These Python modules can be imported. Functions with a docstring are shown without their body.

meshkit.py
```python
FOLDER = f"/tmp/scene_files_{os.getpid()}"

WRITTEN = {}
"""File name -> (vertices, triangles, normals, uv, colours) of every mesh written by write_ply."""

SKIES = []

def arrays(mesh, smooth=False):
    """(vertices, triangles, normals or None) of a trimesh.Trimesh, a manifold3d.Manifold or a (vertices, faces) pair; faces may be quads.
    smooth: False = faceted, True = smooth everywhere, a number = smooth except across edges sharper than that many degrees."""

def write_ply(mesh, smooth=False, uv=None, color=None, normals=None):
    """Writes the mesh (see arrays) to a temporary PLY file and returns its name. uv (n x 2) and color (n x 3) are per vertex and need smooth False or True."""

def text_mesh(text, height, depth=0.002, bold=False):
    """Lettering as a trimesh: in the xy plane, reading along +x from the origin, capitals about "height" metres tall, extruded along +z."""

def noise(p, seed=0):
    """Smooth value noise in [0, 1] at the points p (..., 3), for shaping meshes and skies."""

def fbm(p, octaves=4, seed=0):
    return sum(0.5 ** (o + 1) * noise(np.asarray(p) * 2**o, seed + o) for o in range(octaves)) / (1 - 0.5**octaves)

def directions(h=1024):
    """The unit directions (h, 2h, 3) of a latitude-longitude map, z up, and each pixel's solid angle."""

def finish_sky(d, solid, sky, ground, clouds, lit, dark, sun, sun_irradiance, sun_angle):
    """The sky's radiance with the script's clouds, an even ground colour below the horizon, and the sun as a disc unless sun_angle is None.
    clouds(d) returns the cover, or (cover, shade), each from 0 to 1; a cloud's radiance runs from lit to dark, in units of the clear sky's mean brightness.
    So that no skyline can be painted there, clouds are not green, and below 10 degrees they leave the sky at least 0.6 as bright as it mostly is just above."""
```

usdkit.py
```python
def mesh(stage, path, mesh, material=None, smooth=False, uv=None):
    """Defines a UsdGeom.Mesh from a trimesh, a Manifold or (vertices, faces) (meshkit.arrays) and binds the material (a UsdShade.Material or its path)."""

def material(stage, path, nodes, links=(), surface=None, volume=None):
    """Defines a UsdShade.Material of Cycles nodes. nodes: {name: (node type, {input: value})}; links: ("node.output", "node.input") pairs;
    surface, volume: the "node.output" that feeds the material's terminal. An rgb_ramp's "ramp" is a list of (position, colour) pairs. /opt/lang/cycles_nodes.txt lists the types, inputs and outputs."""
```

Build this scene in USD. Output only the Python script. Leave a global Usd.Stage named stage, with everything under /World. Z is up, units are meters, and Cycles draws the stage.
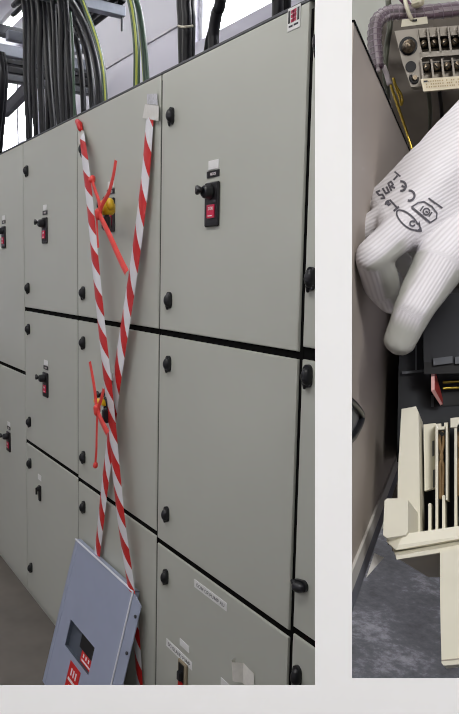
import math, random
import numpy as np, trimesh, manifold3d as m3, usdkit, meshkit
from shapely.geometry import Polygon
from scipy.interpolate import LinearNDInterpolator
from pxr import Usd, UsdGeom, UsdLux, UsdShade, Gf, Sdf, Vt

random.seed(4); rng = np.random.default_rng(4)
stage = Usd.Stage.CreateInMemory()
UsdGeom.SetStageUpAxis(stage, 'Z')
UsdGeom.SetStageMetersPerUnit(stage, 1.0)
UsdGeom.Xform.Define(stage, '/World'); UsdGeom.Scope.Define(stage, '/World/Looks')

# ------------------------------------------------------------------ camera
F = 700.0; PP = np.array([229.5, 357.0]); CAM = np.array([0.0, -1.0, 1.63])
def ray0(x, y): return np.array([(x - PP[0]) / F, -(y - PP[1]) / F, -1.0])
_up = -ray0(93, 6444); _up /= np.linalg.norm(_up)
_h = ray0(-224, 266); _h -= _up * (_h @ _up); _h /= np.linalg.norm(_h)
ROT = np.array([-_h, np.cross(_up, -_h), _up])                   # world = ROT @ camera
cam = UsdGeom.Camera.Define(stage, '/World/Camera')
R4 = np.eye(4); R4[:3, :3] = ROT; R4[:3, 3] = CAM
cam.AddTransformOp().Set(Gf.Matrix4d(*[float(v) for v in R4.T.ravel()]))
cam.CreateFocalLengthAttr(36.0 * F / 459.0); cam.CreateHorizontalApertureAttr(36.0)
cam.CreateClippingRangeAttr(Gf.Vec2f(0.05, 1000.0))
cam.CreateExposureAttr(0.0)

# ------------------------------------------------------------------ sky and lamps
dome = UsdLux.DomeLight.Define(stage, '/World/Sky')                # overcast daylight behind the high windows
dome.CreateIntensityAttr(3.2); dome.CreateColorAttr(Gf.Vec3f(0.96, 0.98, 1.0))
def lamp(name, loc, w, l, power, color=(1.0, 0.985, 0.95)):
    s = UsdLux.RectLight.Define(stage, '/World/' + name)
    s.AddTranslateOp().Set(Gf.Vec3d(*loc)); s.CreateWidthAttr(w); s.CreateHeightAttr(l)
    s.CreateIntensityAttr(power); s.CreateColorAttr(Gf.Vec3f(*color))
lamp('ceiling_lamp_light', (-1.0, -1.25, 3.60), 2.4, 0.28, 16.0)
lamp('ceiling_lamp_light_001', (-4.6, -1.25, 3.60), 2.4, 0.28, 16.0)
lamp('inspection_lamp_light', (0.66, -1.20, 2.34), 0.5, 0.3, 50.0)
w_ = UsdLux.RectLight.Define(stage, '/World/wall_lamp_light')      # wall luminaire opposite the cabinets
w_.AddTranslateOp().Set(Gf.Vec3d(-1.9, -3.5, 3.0)); w_.AddRotateXOp().Set(90.0); w_.CreateWidthAttr(2.4); w_.CreateHeightAttr(0.3)
w_.CreateIntensityAttr(5.0); w_.CreateColorAttr(Gf.Vec3f(1.0, 0.985, 0.95))
TUBE_POWER = 21.0                                                      # fluorescent tube above the cable trays

# ------------------------------------------------------------------ helpers
def lin(*c): return tuple(((v / 255) / 12.92 if v <= 10.3 else (((v / 255) + 0.055) / 1.055) ** 2.4) for v in c)
def at(x, y, d): return CAM + ROT @ (ray0(x, y) * d)               # the point seen at a pixel, d metres deep
def onY(x, y, Y): r = ROT @ ray0(x, y); return CAM + r * (Y - CAM[1]) / r[1]
def onX(x, y, X): r = ROT @ ray0(x, y); return CAM + r * (X - CAM[0]) / r[0]
def onplane(x, y, p0, n): r = ROT @ ray0(x, y); return CAM + r * ((p0 - CAM) @ n) / (r @ n)
def pix(p):
    c = (np.atleast_2d(p) - CAM) @ ROT
    return np.c_[PP[0] - F * c[:, 0] / c[:, 2], PP[1] + F * c[:, 1] / c[:, 2]], -c[:, 2]
FW = ROT @ np.array([0, 0, -1.0]); FW[2] = 0; FW /= np.linalg.norm(FW)
RT = np.array([FW[1], -FW[0], 0.0])

used = {}
def numbered(parent, name):
    k = (parent, name); n = used.get(k, 0); used[k] = n + 1
    return f'{parent}/{name}' if n == 0 else f'{parent}/{name}_{n:03d}'
def meta(p, label=None, cat=None, group=None, kind=None):
    for k, v in (('label', label), ('category', cat), ('group', group), ('kind', kind)):
        if v: p.SetCustomDataByKey(k, v)
ORG = {}
def thing(name, label, cat, loc=(0, 0, 0), group=None, kind=None):
    path = numbered('/World', name); x = UsdGeom.Xform.Define(stage, path)
    x.AddTranslateOp().Set(Gf.Vec3d(*[float(v) for v in loc])); ORG[path] = np.array(loc, float)
    meta(x.GetPrim(), label, cat, group, kind); return path
def obj(name, mesh, m, parent=None, smooth=30, uv=None, label=None, cat=None, group=None, kind=None):
    """One mesh; its points are given in world coordinates and stored relative to its thing's base."""
    root = parent or '/World'
    path = numbered(root, name)
    o = ORG.get(parent, np.zeros(3)) if parent else None
    if hasattr(mesh, 'to_mesh'):
        mm = mesh.to_mesh(); mesh = trimesh.Trimesh(mm.vert_properties[:, :3], mm.tri_verts, process=False)
    mesh = mesh.copy()
    if parent is None:
        o = np.array([mesh.bounds[:, 0].mean(), mesh.bounds[:, 1].mean(), mesh.bounds[0, 2]])
    mesh.vertices = mesh.vertices - o
    g = usdkit.mesh(stage, path, mesh, m, smooth=smooth, uv=uv)
    if parent is None: g.AddTranslateOp().Set(Gf.Vec3d(*[float(v) for v in o]))
    ORG[path] = o
    meta(g.GetPrim(), label, cat, group, kind); return path
def cat_(*ms): return trimesh.util.concatenate(list(ms))
def box(c, s, b=0.0):
    """Box of centre c and size s with chamfered edges."""
    c, h = np.array(c, float), np.array(s, float) / 2
    b = min(b, 0.45 * 2 * h.min())
    if b <= 0: m = trimesh.creation.box(2 * h); m.apply_translation(c); return m
    pts = []
    for sx in (-1, 1):
        for sy in (-1, 1):
            for sz in (-1, 1):
                for k in range(3):
                    q = h - b; q[k] = h[k]; pts.append(c + q * (sx, sy, sz))
    return trimesh.convex.convex_hull(np.array(pts))
def hull(pts): return trimesh.convex.convex_hull(np.array(pts, float))
def spline(pts, n=8):
    p = np.array(pts, float); p = np.vstack([2 * p[0] - p[1], p, 2 * p[-1] - p[-2]]); out = []
    for i in range(1, len(p) - 2):
        for t in np.linspace(0, 1, n, endpoint=False):
            a, b, c, d = p[i - 1:i + 3]
            out.append(0.5 * (2 * b + (c - a) * t + (2 * a - 5 * b + 4 * c - d) * t * t + (3 * b - a - 3 * c + d) * t ** 3))
    return np.vstack([out, p[-2]])
def tube(pts, r, sides=12, smooth=8, closed=False):
    p = spline(pts, smooth) if smooth else np.array(pts, float)
    r = np.broadcast_to(r, (len(p),)) if np.ndim(r) == 0 else np.interp(np.linspace(0, 1, len(p)), np.linspace(0, 1, len(r)), r)
    t = np.gradient(p, axis=0); t /= np.linalg.norm(t, axis=1, keepdims=True) + 1e-12
    a = np.cross(t[0], [0.3, 0.2, 1.0]); a /= np.linalg.norm(a); A = []
    for ti in t:
        a = a - ti * (a @ ti); a /= np.linalg.norm(a); A.append(a)
    A = np.array(A); B = np.cross(t, A); ang = np.arange(sides) * 2 * np.pi / sides
    v = (p[:, None] + r[:, None, None] * (np.cos(ang)[None, :, None] * A[:, None] + np.sin(ang)[None, :, None] * B[:, None])).reshape(-1, 3)
    f = []
    for i in range(len(p) - 1):
        for j in range(sides):
            k = (j + 1) % sides
            f += [[i * sides + j, i * sides + k, (i + 1) * sides + k], [i * sides + j, (i + 1) * sides + k, (i + 1) * sides + j]]
    n = len(v); v = np.vstack([v, p[0], p[-1]])
    for j in range(sides):
        k = (j + 1) % sides
        f += [[n, k, j], [n + 1, n - sides + j, n - sides + k]]
    return trimesh.Trimesh(v, f, process=False)
def loft(front, back):
    """Solid between two polygons with the same number of corners (any outline, corners in order)."""
    a, b = np.array(front, float), np.array(back, float); n = len(a)
    c = a.mean(0); u = a[1] - a[0]; u /= np.linalg.norm(u)
    nn = np.zeros(3)
    for i in range(n): nn += np.cross(a[i] - c, a[(i + 1) % n] - c)
    nn /= np.linalg.norm(nn); w = np.cross(nn, u)
    v2, f2 = trimesh.creation.triangulate_polygon(Polygon(np.c_[(a - c) @ u, (a - c) @ w]), engine='earcut')
    idx = [int(np.argmin(((np.c_[(a - c) @ u, (a - c) @ w] - q) ** 2).sum(1))) for q in v2]
    tri = np.array(idx)[f2]
    f = [list(t) for t in tri] + [[t[0] + n, t[2] + n, t[1] + n] for t in tri]
    for i in range(n):
        j = (i + 1) % n; f += [[i, i + n, j + n], [i, j + n, j]]
    m = trimesh.Trimesh(np.vstack([a, b]), f, process=False)
    m.fix_normals(); return m
def px(poly, d, th, off=(0, 0)):
    """A solid whose front outline is seen at these pixels at depth d and whose back lies th deeper, shifted by off pixels."""
    return loft([at(x, y, d) for x, y in poly], [at(x + off[0], y + off[1], d + th) for x, y in poly])
def pxd(poly, th, off=(0, 0)):
    return loft([at(x, y, d) for x, y, d in poly], [at(x + off[0], y + off[1], d + th) for x, y, d in poly])
def cyl(c, axis, r, h, sides=24, bev=0.0, r2=None):
    axis = np.array(axis, float) / np.linalg.norm(axis); r2 = r if r2 is None else r2
    prof = [(0, -h / 2), (r - bev, -h / 2), (r, -h / 2 + bev), (r2, h / 2 - bev), (r2 - bev, h / 2), (0, h / 2)] if bev else [(0, -h / 2), (r, -h / 2), (r2, h / 2), (0, h / 2)]
    m = trimesh.creation.revolve(np.array(prof), sections=sides)
    m.apply_transform(trimesh.geometry.align_vectors([0, 0, 1], axis)); m.apply_translation(c); return m
def ball(c, r, s=2, sc=(1, 1, 1)):
    m = trimesh.creation.icosphere(s, r); m.apply_scale(sc); m.apply_translation(c); return m
def place_text(text, height, org, xd, yd, depth=0.0004, bold=False, width=None):
    m = meshkit.text_mesh(text, height, depth, bold)
    if width: m.apply_scale([width / m.extents[0], 1, 1])
    xd = np.array(xd, float); xd /= np.linalg.norm(xd); yd = np.array(yd, float); yd -= xd * (yd @ xd); yd /= np.linalg.norm(yd)
    T = np.eye(4); T[:3, :3] = np.c_[xd, yd, np.cross(xd, yd)]; T[:3, 3] = org
    m.apply_transform(T); return m

MATS = {}
def mat(name, col, rough=0.5, metal=0.0, var=0.05, scale=6.0, bump=0.0, bscale=300.0, spec=0.5, extra=None, detail=3):
    c = np.array(col); lo, hi = np.clip(c * (1 - var), 0, 1), np.clip(c * (1 + var), 0, 1)
    nodes = {'g': ('geometry', {}), 'n': ('noise_texture', {'scale': scale, 'detail': detail, 'roughness': 0.6}),
             'r': ('rgb_ramp', {'ramp': [(0.3, tuple(lo)), (0.7, tuple(hi))]}),
             'p': ('principled_bsdf', {'roughness': rough, 'metallic': metal, 'specular_ior_level': spec, **(extra or {})})}
    links = [('g.position', 'n.vector'), ('n.fac', 'r.fac'), ('r.color', 'p.base_color')]
    if bump:
        nodes['n2'] = ('noise_texture', {'scale': bscale, 'detail': 2}); nodes['b'] = ('bump', {'strength': bump, 'distance': 0.001})
        links += [('g.position', 'n2.vector'), ('n2.fac', 'b.height'), ('b.normal', 'p.normal')]
    MATS[name] = usdkit.material(stage, '/World/Looks/' + name, nodes, links, surface='p.BSDF'); return MATS[name]

cab_paint = mat('cabinet_paint', lin(186, 188, 178), 0.42, var=0.018, scale=2.5, bump=0.06, bscale=420)
gap_dark = mat('gasket_rubber', lin(9, 9, 9), 0.9, spec=0.1)
latch_black = mat('latch_plastic', lin(24, 25, 30), 0.32, bump=0.05)
plate_black = mat('switch_plate_plastic', lin(26, 24, 27), 0.4)
pink_red = mat('indicator_red', lin(214, 40, 78), 0.3, var=0.12, scale=60)
white_label = mat('label_white', lin(228, 228, 226), 0.6, var=0.03)
ink = mat('ink_dark', lin(60, 60, 66), 0.7)
ink_white = mat('ink_white', lin(235, 225, 225), 0.7)
red_label = mat('label_red', lin(205, 28, 24), 0.5)
red_knot = mat('tape_red_plain', lin(208, 36, 32), 0.4)
logo_red = mat('logo_red', lin(196, 44, 84), 0.45)
cable_black = mat('cable_sheath', lin(14, 14, 19), 0.4, var=0.2, scale=9, spec=0.32)
cable_green = mat('earth_cable_green', lin(52, 78, 58), 0.4, var=0.1)
cable_yellow = mat('earth_cable_yellow', lin(178, 186, 76), 0.4)
galv = mat('galvanised_steel', lin(132, 136, 146), 0.45, 0.3, var=0.08, scale=25)
galv_dark = mat('tray_steel_dark', lin(78, 80, 84), 0.5, 0.3, var=0.1, scale=25)
wall_paint = mat('wall_paint', lin(222, 220, 230), 0.8, var=0.02, scale=1.5, bump=0.05, bscale=80)
ceil_paint = mat('ceiling_paint', lin(206, 205, 212), 0.85, var=0.02, scale=1.5)
floor_mat = mat('floor_concrete', lin(104, 99, 92), 0.6, var=0.16, scale=5, bump=0.15, bscale=60, detail=6)
part_paint = mat('partition_paint', lin(232, 232, 232), 0.75, var=0.006, scale=8)
blue_grey = mat('cover_panel_paint', lin(156, 164, 186), 0.4, var=0.03, scale=9, bump=0.05)
recess_grey = mat('recess_grey', lin(78, 86, 98), 0.5)
yellow_lock = mat('lockout_yellow', lin(228, 186, 26), 0.4)
strap_red = mat('strap_orange_red', lin(226, 70, 62), 0.4, var=0.1, scale=30)
clear_tape = mat('masking_tape', lin(214, 212, 206), 0.45, var=0.05, scale=60)
silver = mat('silver_tape', lin(216, 216, 220), 0.25, 0.3, var=0.2, scale=120)
paper = mat('paper_note', lin(236, 234, 226), 0.8, var=0.05, scale=90)
tan = mat('tan_bezel', lin(150, 138, 116), 0.6)
window_frame_m = mat('window_frame_paint', lin(168, 168, 172), 0.5)
# the open cubicle on the right
door_paint = mat('cubicle_door_paint', lin(176, 166, 157), 0.45, var=0.03, scale=14, bump=0.05)
trim_light = mat('door_edge_steel', lin(206, 203, 198), 0.4, var=0.05)
back_dark = mat('mounting_plate', lin(92, 84, 74), 0.55, var=0.2, scale=18, detail=5)
rail_blue = mat('base_rail_paint', lin(108, 110, 120), 0.5, var=0.06, scale=30)
term_grey = mat('terminal_plastic', lin(158, 150, 138), 0.5, var=0.04, scale=40)
cream = mat('cream_plastic', lin(222, 218, 202), 0.42, var=0.025, scale=35, bump=0.04)
cream_old = mat('cream_strip', lin(226, 214, 186), 0.5, var=0.05, scale=60)
base_black = mat('breaker_base_plastic', lin(35, 37, 42), 0.42, var=0.08, scale=20, bump=0.05)
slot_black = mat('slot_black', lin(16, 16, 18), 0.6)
slot_grey = mat('slot_grey', lin(92, 95, 100), 0.4)
brass = mat('brass', lin(198, 170, 74), 0.22, 0.9, var=0.1, scale=80)
screw_m = mat('screw_steel', lin(118, 106, 90), 0.32, 0.85, var=0.25, scale=150)
contact_m = mat('contact_copper', lin(158, 132, 98), 0.35, 0.7, var=0.2, scale=90)
tab_pink = mat('tab_pink', lin(232, 176, 170), 0.5)
tab_red = mat('tab_red', lin(150, 48, 44), 0.5)
zip_tie = mat('zip_tie_nylon', lin(206, 200, 178), 0.4)
wire_purple = mat('wire_violet', lin(96, 62, 82), 0.4, var=0.25, scale=40)
wire_white = mat('wire_white', lin(214, 204, 206), 0.4)
wire_olive = mat('wire_olive', lin(78, 80, 66), 0.4)
wrap_edge = mat('wrap_edge', lin(150, 136, 146), 0.35)
wrap_clear = usdkit.material(stage, '/World/Looks/spiral_wrap', {
    't': ('transparent_bsdf', {'color': (0.93, 0.92, 0.93)}), 'd': ('principled_bsdf', {'base_color': lin(150, 138, 146), 'roughness': 0.25}), 'x': ('mix_closure', {'fac': 0.42})},
    [('t.BSDF', 'x.closure1'), ('d.BSDF', 'x.closure2')], surface='x.closure')
pane = usdkit.material(stage, '/World/Looks/window_pane', {
    't': ('transparent_bsdf', {}), 'g': ('glossy_bsdf', {'roughness': 0.02, 'color': (1, 1, 1)}), 'x': ('mix_closure', {'fac': 0.05})},
    [('t.BSDF', 'x.closure1'), ('g.BSDF', 'x.closure2')], surface='x.closure')
# mottled dark slab: pale scuffs over dark grey
slab_mat = usdkit.material(stage, '/World/Looks/mottled_slab', {
    'g': ('geometry', {}), 'n': ('noise_texture', {'scale': 85, 'detail': 8, 'roughness': 0.72}), 'n2': ('noise_texture', {'scale': 12, 'detail': 3}),
    'm': ('math', {'math_type': 'multiply_add', 'value2': 0.6}), 'm2': ('math', {'math_type': 'multiply', 'value2': 0.5}),
    'r': ('rgb_ramp', {'ramp': [(0.40, lin(72, 73, 79)), (0.56, lin(98, 99, 107)), (0.68, lin(150, 150, 160))]}),
    'p': ('principled_bsdf', {'roughness': 0.55})},
    [('g.position', 'n.vector'), ('g.position', 'n2.vector'), ('n2.fac', 'm2.value1'), ('n.fac', 'm.value1'), ('m2.value', 'm.value3'), ('m.value', 'r.fac'), ('r.color', 'p.base_color')], surface='p.BSDF')
# barrier tape: diagonal red and white bands, measured along the tape (u) and across it (v)
def band(name, red, white):
    return usdkit.material(stage, '/World/Looks/' + name, {
        'u': ('uvmap', {'attribute': 'st'}), 's': ('separate_xyz', {}), 'a': ('math', {'math_type': 'subtract'}), 'f': ('math', {'math_type': 'fraction'}),
        'c': ('math', {'math_type': 'less_than', 'value2': 0.5}), 'x': ('mix', {'color1': white, 'color2': red}), 'p': ('principled_bsdf', {'roughness': 0.32})},
        [('u.UV', 's.vector'), ('s.x', 'a.value1'), ('s.y', 'a.value2'), ('a.value', 'f.value1'), ('f.value', 'c.value1'), ('c.value', 'x.fac'), ('x.color', 'p.base_color')], surface='p.BSDF')
tape_mat = band('barrier_tape', lin(206, 40, 38), lin(226, 226, 230))

# ------------------------------------------------------------------ the room
def struct(name, mesh, m, label, parent=None, smooth=30):
    return obj(name, mesh, m, parent, smooth, label=label, kind='structure')
X0, X1, Y0, Y1, ZC = -10.5, 3.0, -3.6, 1.2, 3.9
def slab(a, b): a, b = np.array(a, float), np.array(b, float); return box((a + b) / 2, b - a)
struct('floor', slab((X0, Y0, -0.1), (X1, Y1, 0)), floor_mat, 'grey brown concrete floor in front of the cabinet row')
struct('ceiling', slab((X0, Y0, ZC), (X1, Y1 + 0.2, ZC + 0.1)), ceil_paint, 'pale grey ceiling above the cable trays')
struct('wall_left', slab((X0 - 0.1, Y0, 0), (X0, Y1 + 0.2, ZC)), wall_paint, 'pale wall at the far left end of the room')
struct('wall_right', slab((X1, Y0, 0), (X1 + 0.1, Y1 + 0.2, ZC)), wall_paint, 'pale wall at the right end of the room')
struct('wall_front', slab((X0, Y0 - 0.1, 0), (X1, Y0, ZC)), wall_paint, 'pale wall opposite the cabinet row')
W1 = (-9.6, -7.05, 2.97, 3.78); W2 = (-3.98, -1.2, 3.035, 3.74)      # the two high windows: x0, x1, z0, z1
cuts = [X0, W1[0], W1[1], W2[0], W2[1], X1]
wb = thing('wall_back', 'pale lavender wall behind the cabinets, with high windows', None, (0, Y1, 0), kind='structure')
meta(stage.GetPrimAtPath(wb), kind='structure')
pieces = [slab((cuts[i], Y1, 0), (cuts[i + 1], Y1 + 0.2, ZC)) for i in (0, 2, 4)]
for w in (W1, W2): pieces += [slab((w[0], Y1, 0), (w[1], Y1 + 0.2, w[2])), slab((w[0], Y1, w[3]), (w[1], Y1 + 0.2, ZC))]
obj('wall_surface', cat_(*pieces), wall_paint, wb, kind='structure')
for i, w in enumerate((W1, W2)):
    t = thing(f'window_{i + 1}', ('far high window glowing white behind the left cables', 'long high window glowing white above the right cabinets')[i], None, ((w[0] + w[1]) / 2, Y1 + 0.1, w[2]), kind='structure')
    x0, x1, z0, z1 = w; y = Y1 + 0.12; b = 0.045
    fr = [box(((x0 + x1) / 2, y, z0 + b / 2), (x1 - x0, 0.07, b), 0.005), box(((x0 + x1) / 2, y, z1 - b / 2), (x1 - x0, 0.07, b), 0.005)]
    nn = 3
    xs = np.linspace(x0 + b / 2, x1 - b / 2, nn + 1)
    fr += [box((q, y, (z0 + z1) / 2), (b, 0.07, z1 - z0), 0.005) for q in xs]
    obj('window_frame', cat_(*fr), window_frame_m, t, kind='structure')
    for k in range(nn): obj('pane', slab((xs[k] + b / 2, y - 0.003, z0 + b), (xs[k + 1] - b / 2, y + 0.003, z1 - b)), pane, t)
struct('trim_1', slab((-7.05, 1.188, 3.19), (-4.06, Y1, ZC)), ceil_paint, 'grey bulkhead beam along the top of the back wall')

tube_glow = usdkit.material(stage, '/World/Looks/tube_glow', {'e': ('emission', {'color': (1.0, 0.99, 0.97), 'strength': TUBE_POWER})}, surface='e.emission')
fl = thing('fluorescent_lamp', 'white fluorescent tube lamp hung above the cable bundle', 'lamp', (-5.0, .6, 3.5))
obj('glowing_tube', cyl((-5.0, .6, 3.52), (1, 0, 0), .016, 3.0, 12), tube_glow, fl, True)
obj('lamp_body', box((-5.0, .6, 3.575), (3.06, .055, .05), .006), part_paint, fl)
for x in (-6.2, -3.8): obj('hanger_rod', cyl((x, .6, 3.75), (0, 0, 1), .004, .32, 8), galv, fl)
# ------------------------------------------------------------------ pale partition in the foreground: a low wall with one slim post
H = 0.30
def onh(x, y, h=H):                                                   # on the upright plane h metres ahead
    r = ROT @ ray0(x, y); return CAM + r * h / (r @ FW)
def lat(p): return (p - CAM) @ RT
la, lb, lc, ld = onh(315, 685), onh(352, 678), onh(315, -330), onh(352, -330)
lft, rgt = onh(-1200, 685 - 0), onh(1500, 678)
def P(l, z, h=H): return CAM * (1, 1, 0) + FW * h + RT * l + np.array([0, 0, z])
ol, orr = onh(0, 685), onh(459, 678)
slL = (ol[2] - la[2]) / (lat(ol) - lat(la)); slR = (orr[2] - lb[2]) / (lat(orr) - lat(lb))
zl = la[2] + slL * (-0.62 - lat(la)); zr = lb[2] + slR * (0.66 - lat(lb))
front = [P(-0.62, 0), P(0.66, 0), P(0.66, zr), P(lat(lb), lb[2]), P(lat(ld), ld[2]), P(lat(lc), lc[2]), P(lat(la), la[2]), P(-0.62, zl)]
e = 0.0042
back = [P(-0.62, 0, H + .014), P(0.66, 0, H + .014), P(0.66, zr - 3 * e, H + .014), P(lat(lb) + .3 * e, lb[2] - 3 * e, H + .014), P(lat(ld) + .3 * e, ld[2], H + .014), P(lat(lc) + e * .8, lc[2], H + .014), P(lat(la) + e * .8, la[2] - 3 * e, H + .014), P(-0.62, zl - 3 * e, H + .014)]
struct('wall_partition', loft(front, back), part_paint, 'pale grey low partition with a slim upright post between the two views')

# ------------------------------------------------------------------ switchgear cabinets
PITCH = 0.71; BX = [-4.09, -3.38, -2.67, -1.96, -1.25]; ZT = 2.23
def panel(x0, x1, z0, z1, yf, th=0.022, r=0.006):
    """Door leaf with rounded front edges."""
    rings = []
    for ins, y in ((0, yf + th), (0, yf + r), (r * 0.3, yf + r * 0.3), (r, yf)):
        rings.append([(x0 + ins, y, z0 + ins), (x1 - ins, y, z0 + ins), (x1 - ins, y, z1 - ins), (x0 + ins, y, z1 - ins)])
    v = np.array(rings).reshape(-1, 3); f = []
    for i in range(3):
        for j in range(4):
            k = (j + 1) % 4; f += [[i * 4 + j, i * 4 + k, i * 4 + 4 + k], [i * 4 + j, i * 4 + 4 + k, i * 4 + 4 + j]]
    f += [[12, 13, 14], [12, 14, 15], [0, 2, 1], [0, 3, 2]]
    m = trimesh.Trimesh(v, f, process=False); m.fix_normals(); return m
def latch(x, z, yf=0.0, s=1.0):
    """Black quarter-turn lock: oval foot, domed body, finger tail below."""
    foot = hull(np.vstack([cyl((x, yf - .004, z + k * .016 * s), (0, 1, 0), .017 * s, .008, 16).vertices for k in (-1, 1)]))
    body = ball((x + .003, yf - .008, z), 1.0, 2, (.0165 * s, .015, .026 * s))
    wing = hull(np.vstack([ball((x + .004, yf - .014, z + .015 * s), .0075 * s, 1).vertices, ball((x + .004, yf - .016, z - .006 * s), .0095 * s, 1).vertices]))
    tail = hull(np.vstack([ball((x - .004, yf - .008, z - .022 * s), .008 * s, 1).vertices, ball((x - .007, yf - .006, z - .034 * s), .005 * s, 1).vertices]))
    return cat_(foot, body, wing, tail)
def switch(t, x, z, yf=0.0, s=1.0, lab=True, locked=False):
    """Rotary isolator: plate with knob and lever, red indicator, two small labels above."""
    w, h = .070 * s, .118 * s
    p = obj('switch_plate', box((x, yf - .004, z), (w, .008, h), .003), plate_black, t)
    zk = z + h * .27; kc = np.array([x - .002 * s, yf - .020, zk])
    knob = cat_(cyl(kc, (0, -1, 0), .020 * s, .026, 24, .004, .017 * s), hull(np.vstack([ball(kc + (0, -.022, .004), .0085 * s, 1).vertices, ball(kc + (-.016 * s, -.020, -.002), .0065 * s, 1).vertices, ball(kc + (-.016 * s, -.020, .012), .006 * s, 1).vertices])))
    obj('switch_knob', knob, latch_black, p)
    obj('indicator_window', box((x + .002 * s, yf - .0095, z - h * .16), (.038 * s, .004, .036 * s), .0012), pink_red, p)
    obj('indicator_print', cat_(place_text('I ON', .008 * s, (x - .008 * s, yf - .0119, z - h * .13), (1, 0, 0), (0, 0, 1), .0003, True), box((x + .002 * s, yf - .0118, z - h * .26), (.022 * s, .0004, .003 * s))), ink_white, p)
    if lab:
        obj('black_label', box((x - .002 * s, yf - .0012, z + h * .5 + .022 * s), (.064 * s, .0024, .018 * s), .0006), plate_black, p)
        obj('label_print', place_text('MCCB', .007 * s, (x - .014 * s, yf - .0026, z + h * .5 + .0185 * s), (1, 0, 0), (0, 0, 1), .0003, True), ink_white, p)
        obj('white_label', box((x, yf - .0012, z + h * .5 + .046 * s), (.052 * s, .0024, .024 * s), .0006), white_label, p)
    return p
ROWS3 = [(1.459, ZT), (0.801, 1.446), (0.045, 0.788)]
cab_labels = ['leftmost grey cabinet column, cut by the picture edge, with two tall doors',
              'grey cabinet column second from the left, with a small keyed lock low down',
              'grey cabinet column crossed by the red and white tape, with locked off switches',
              'widest grey cabinet column, with an emblem at its top right corner',
              'sliver of grey cabinet column beside the pale post, with black locks along its left edge']
doors = {}
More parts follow.
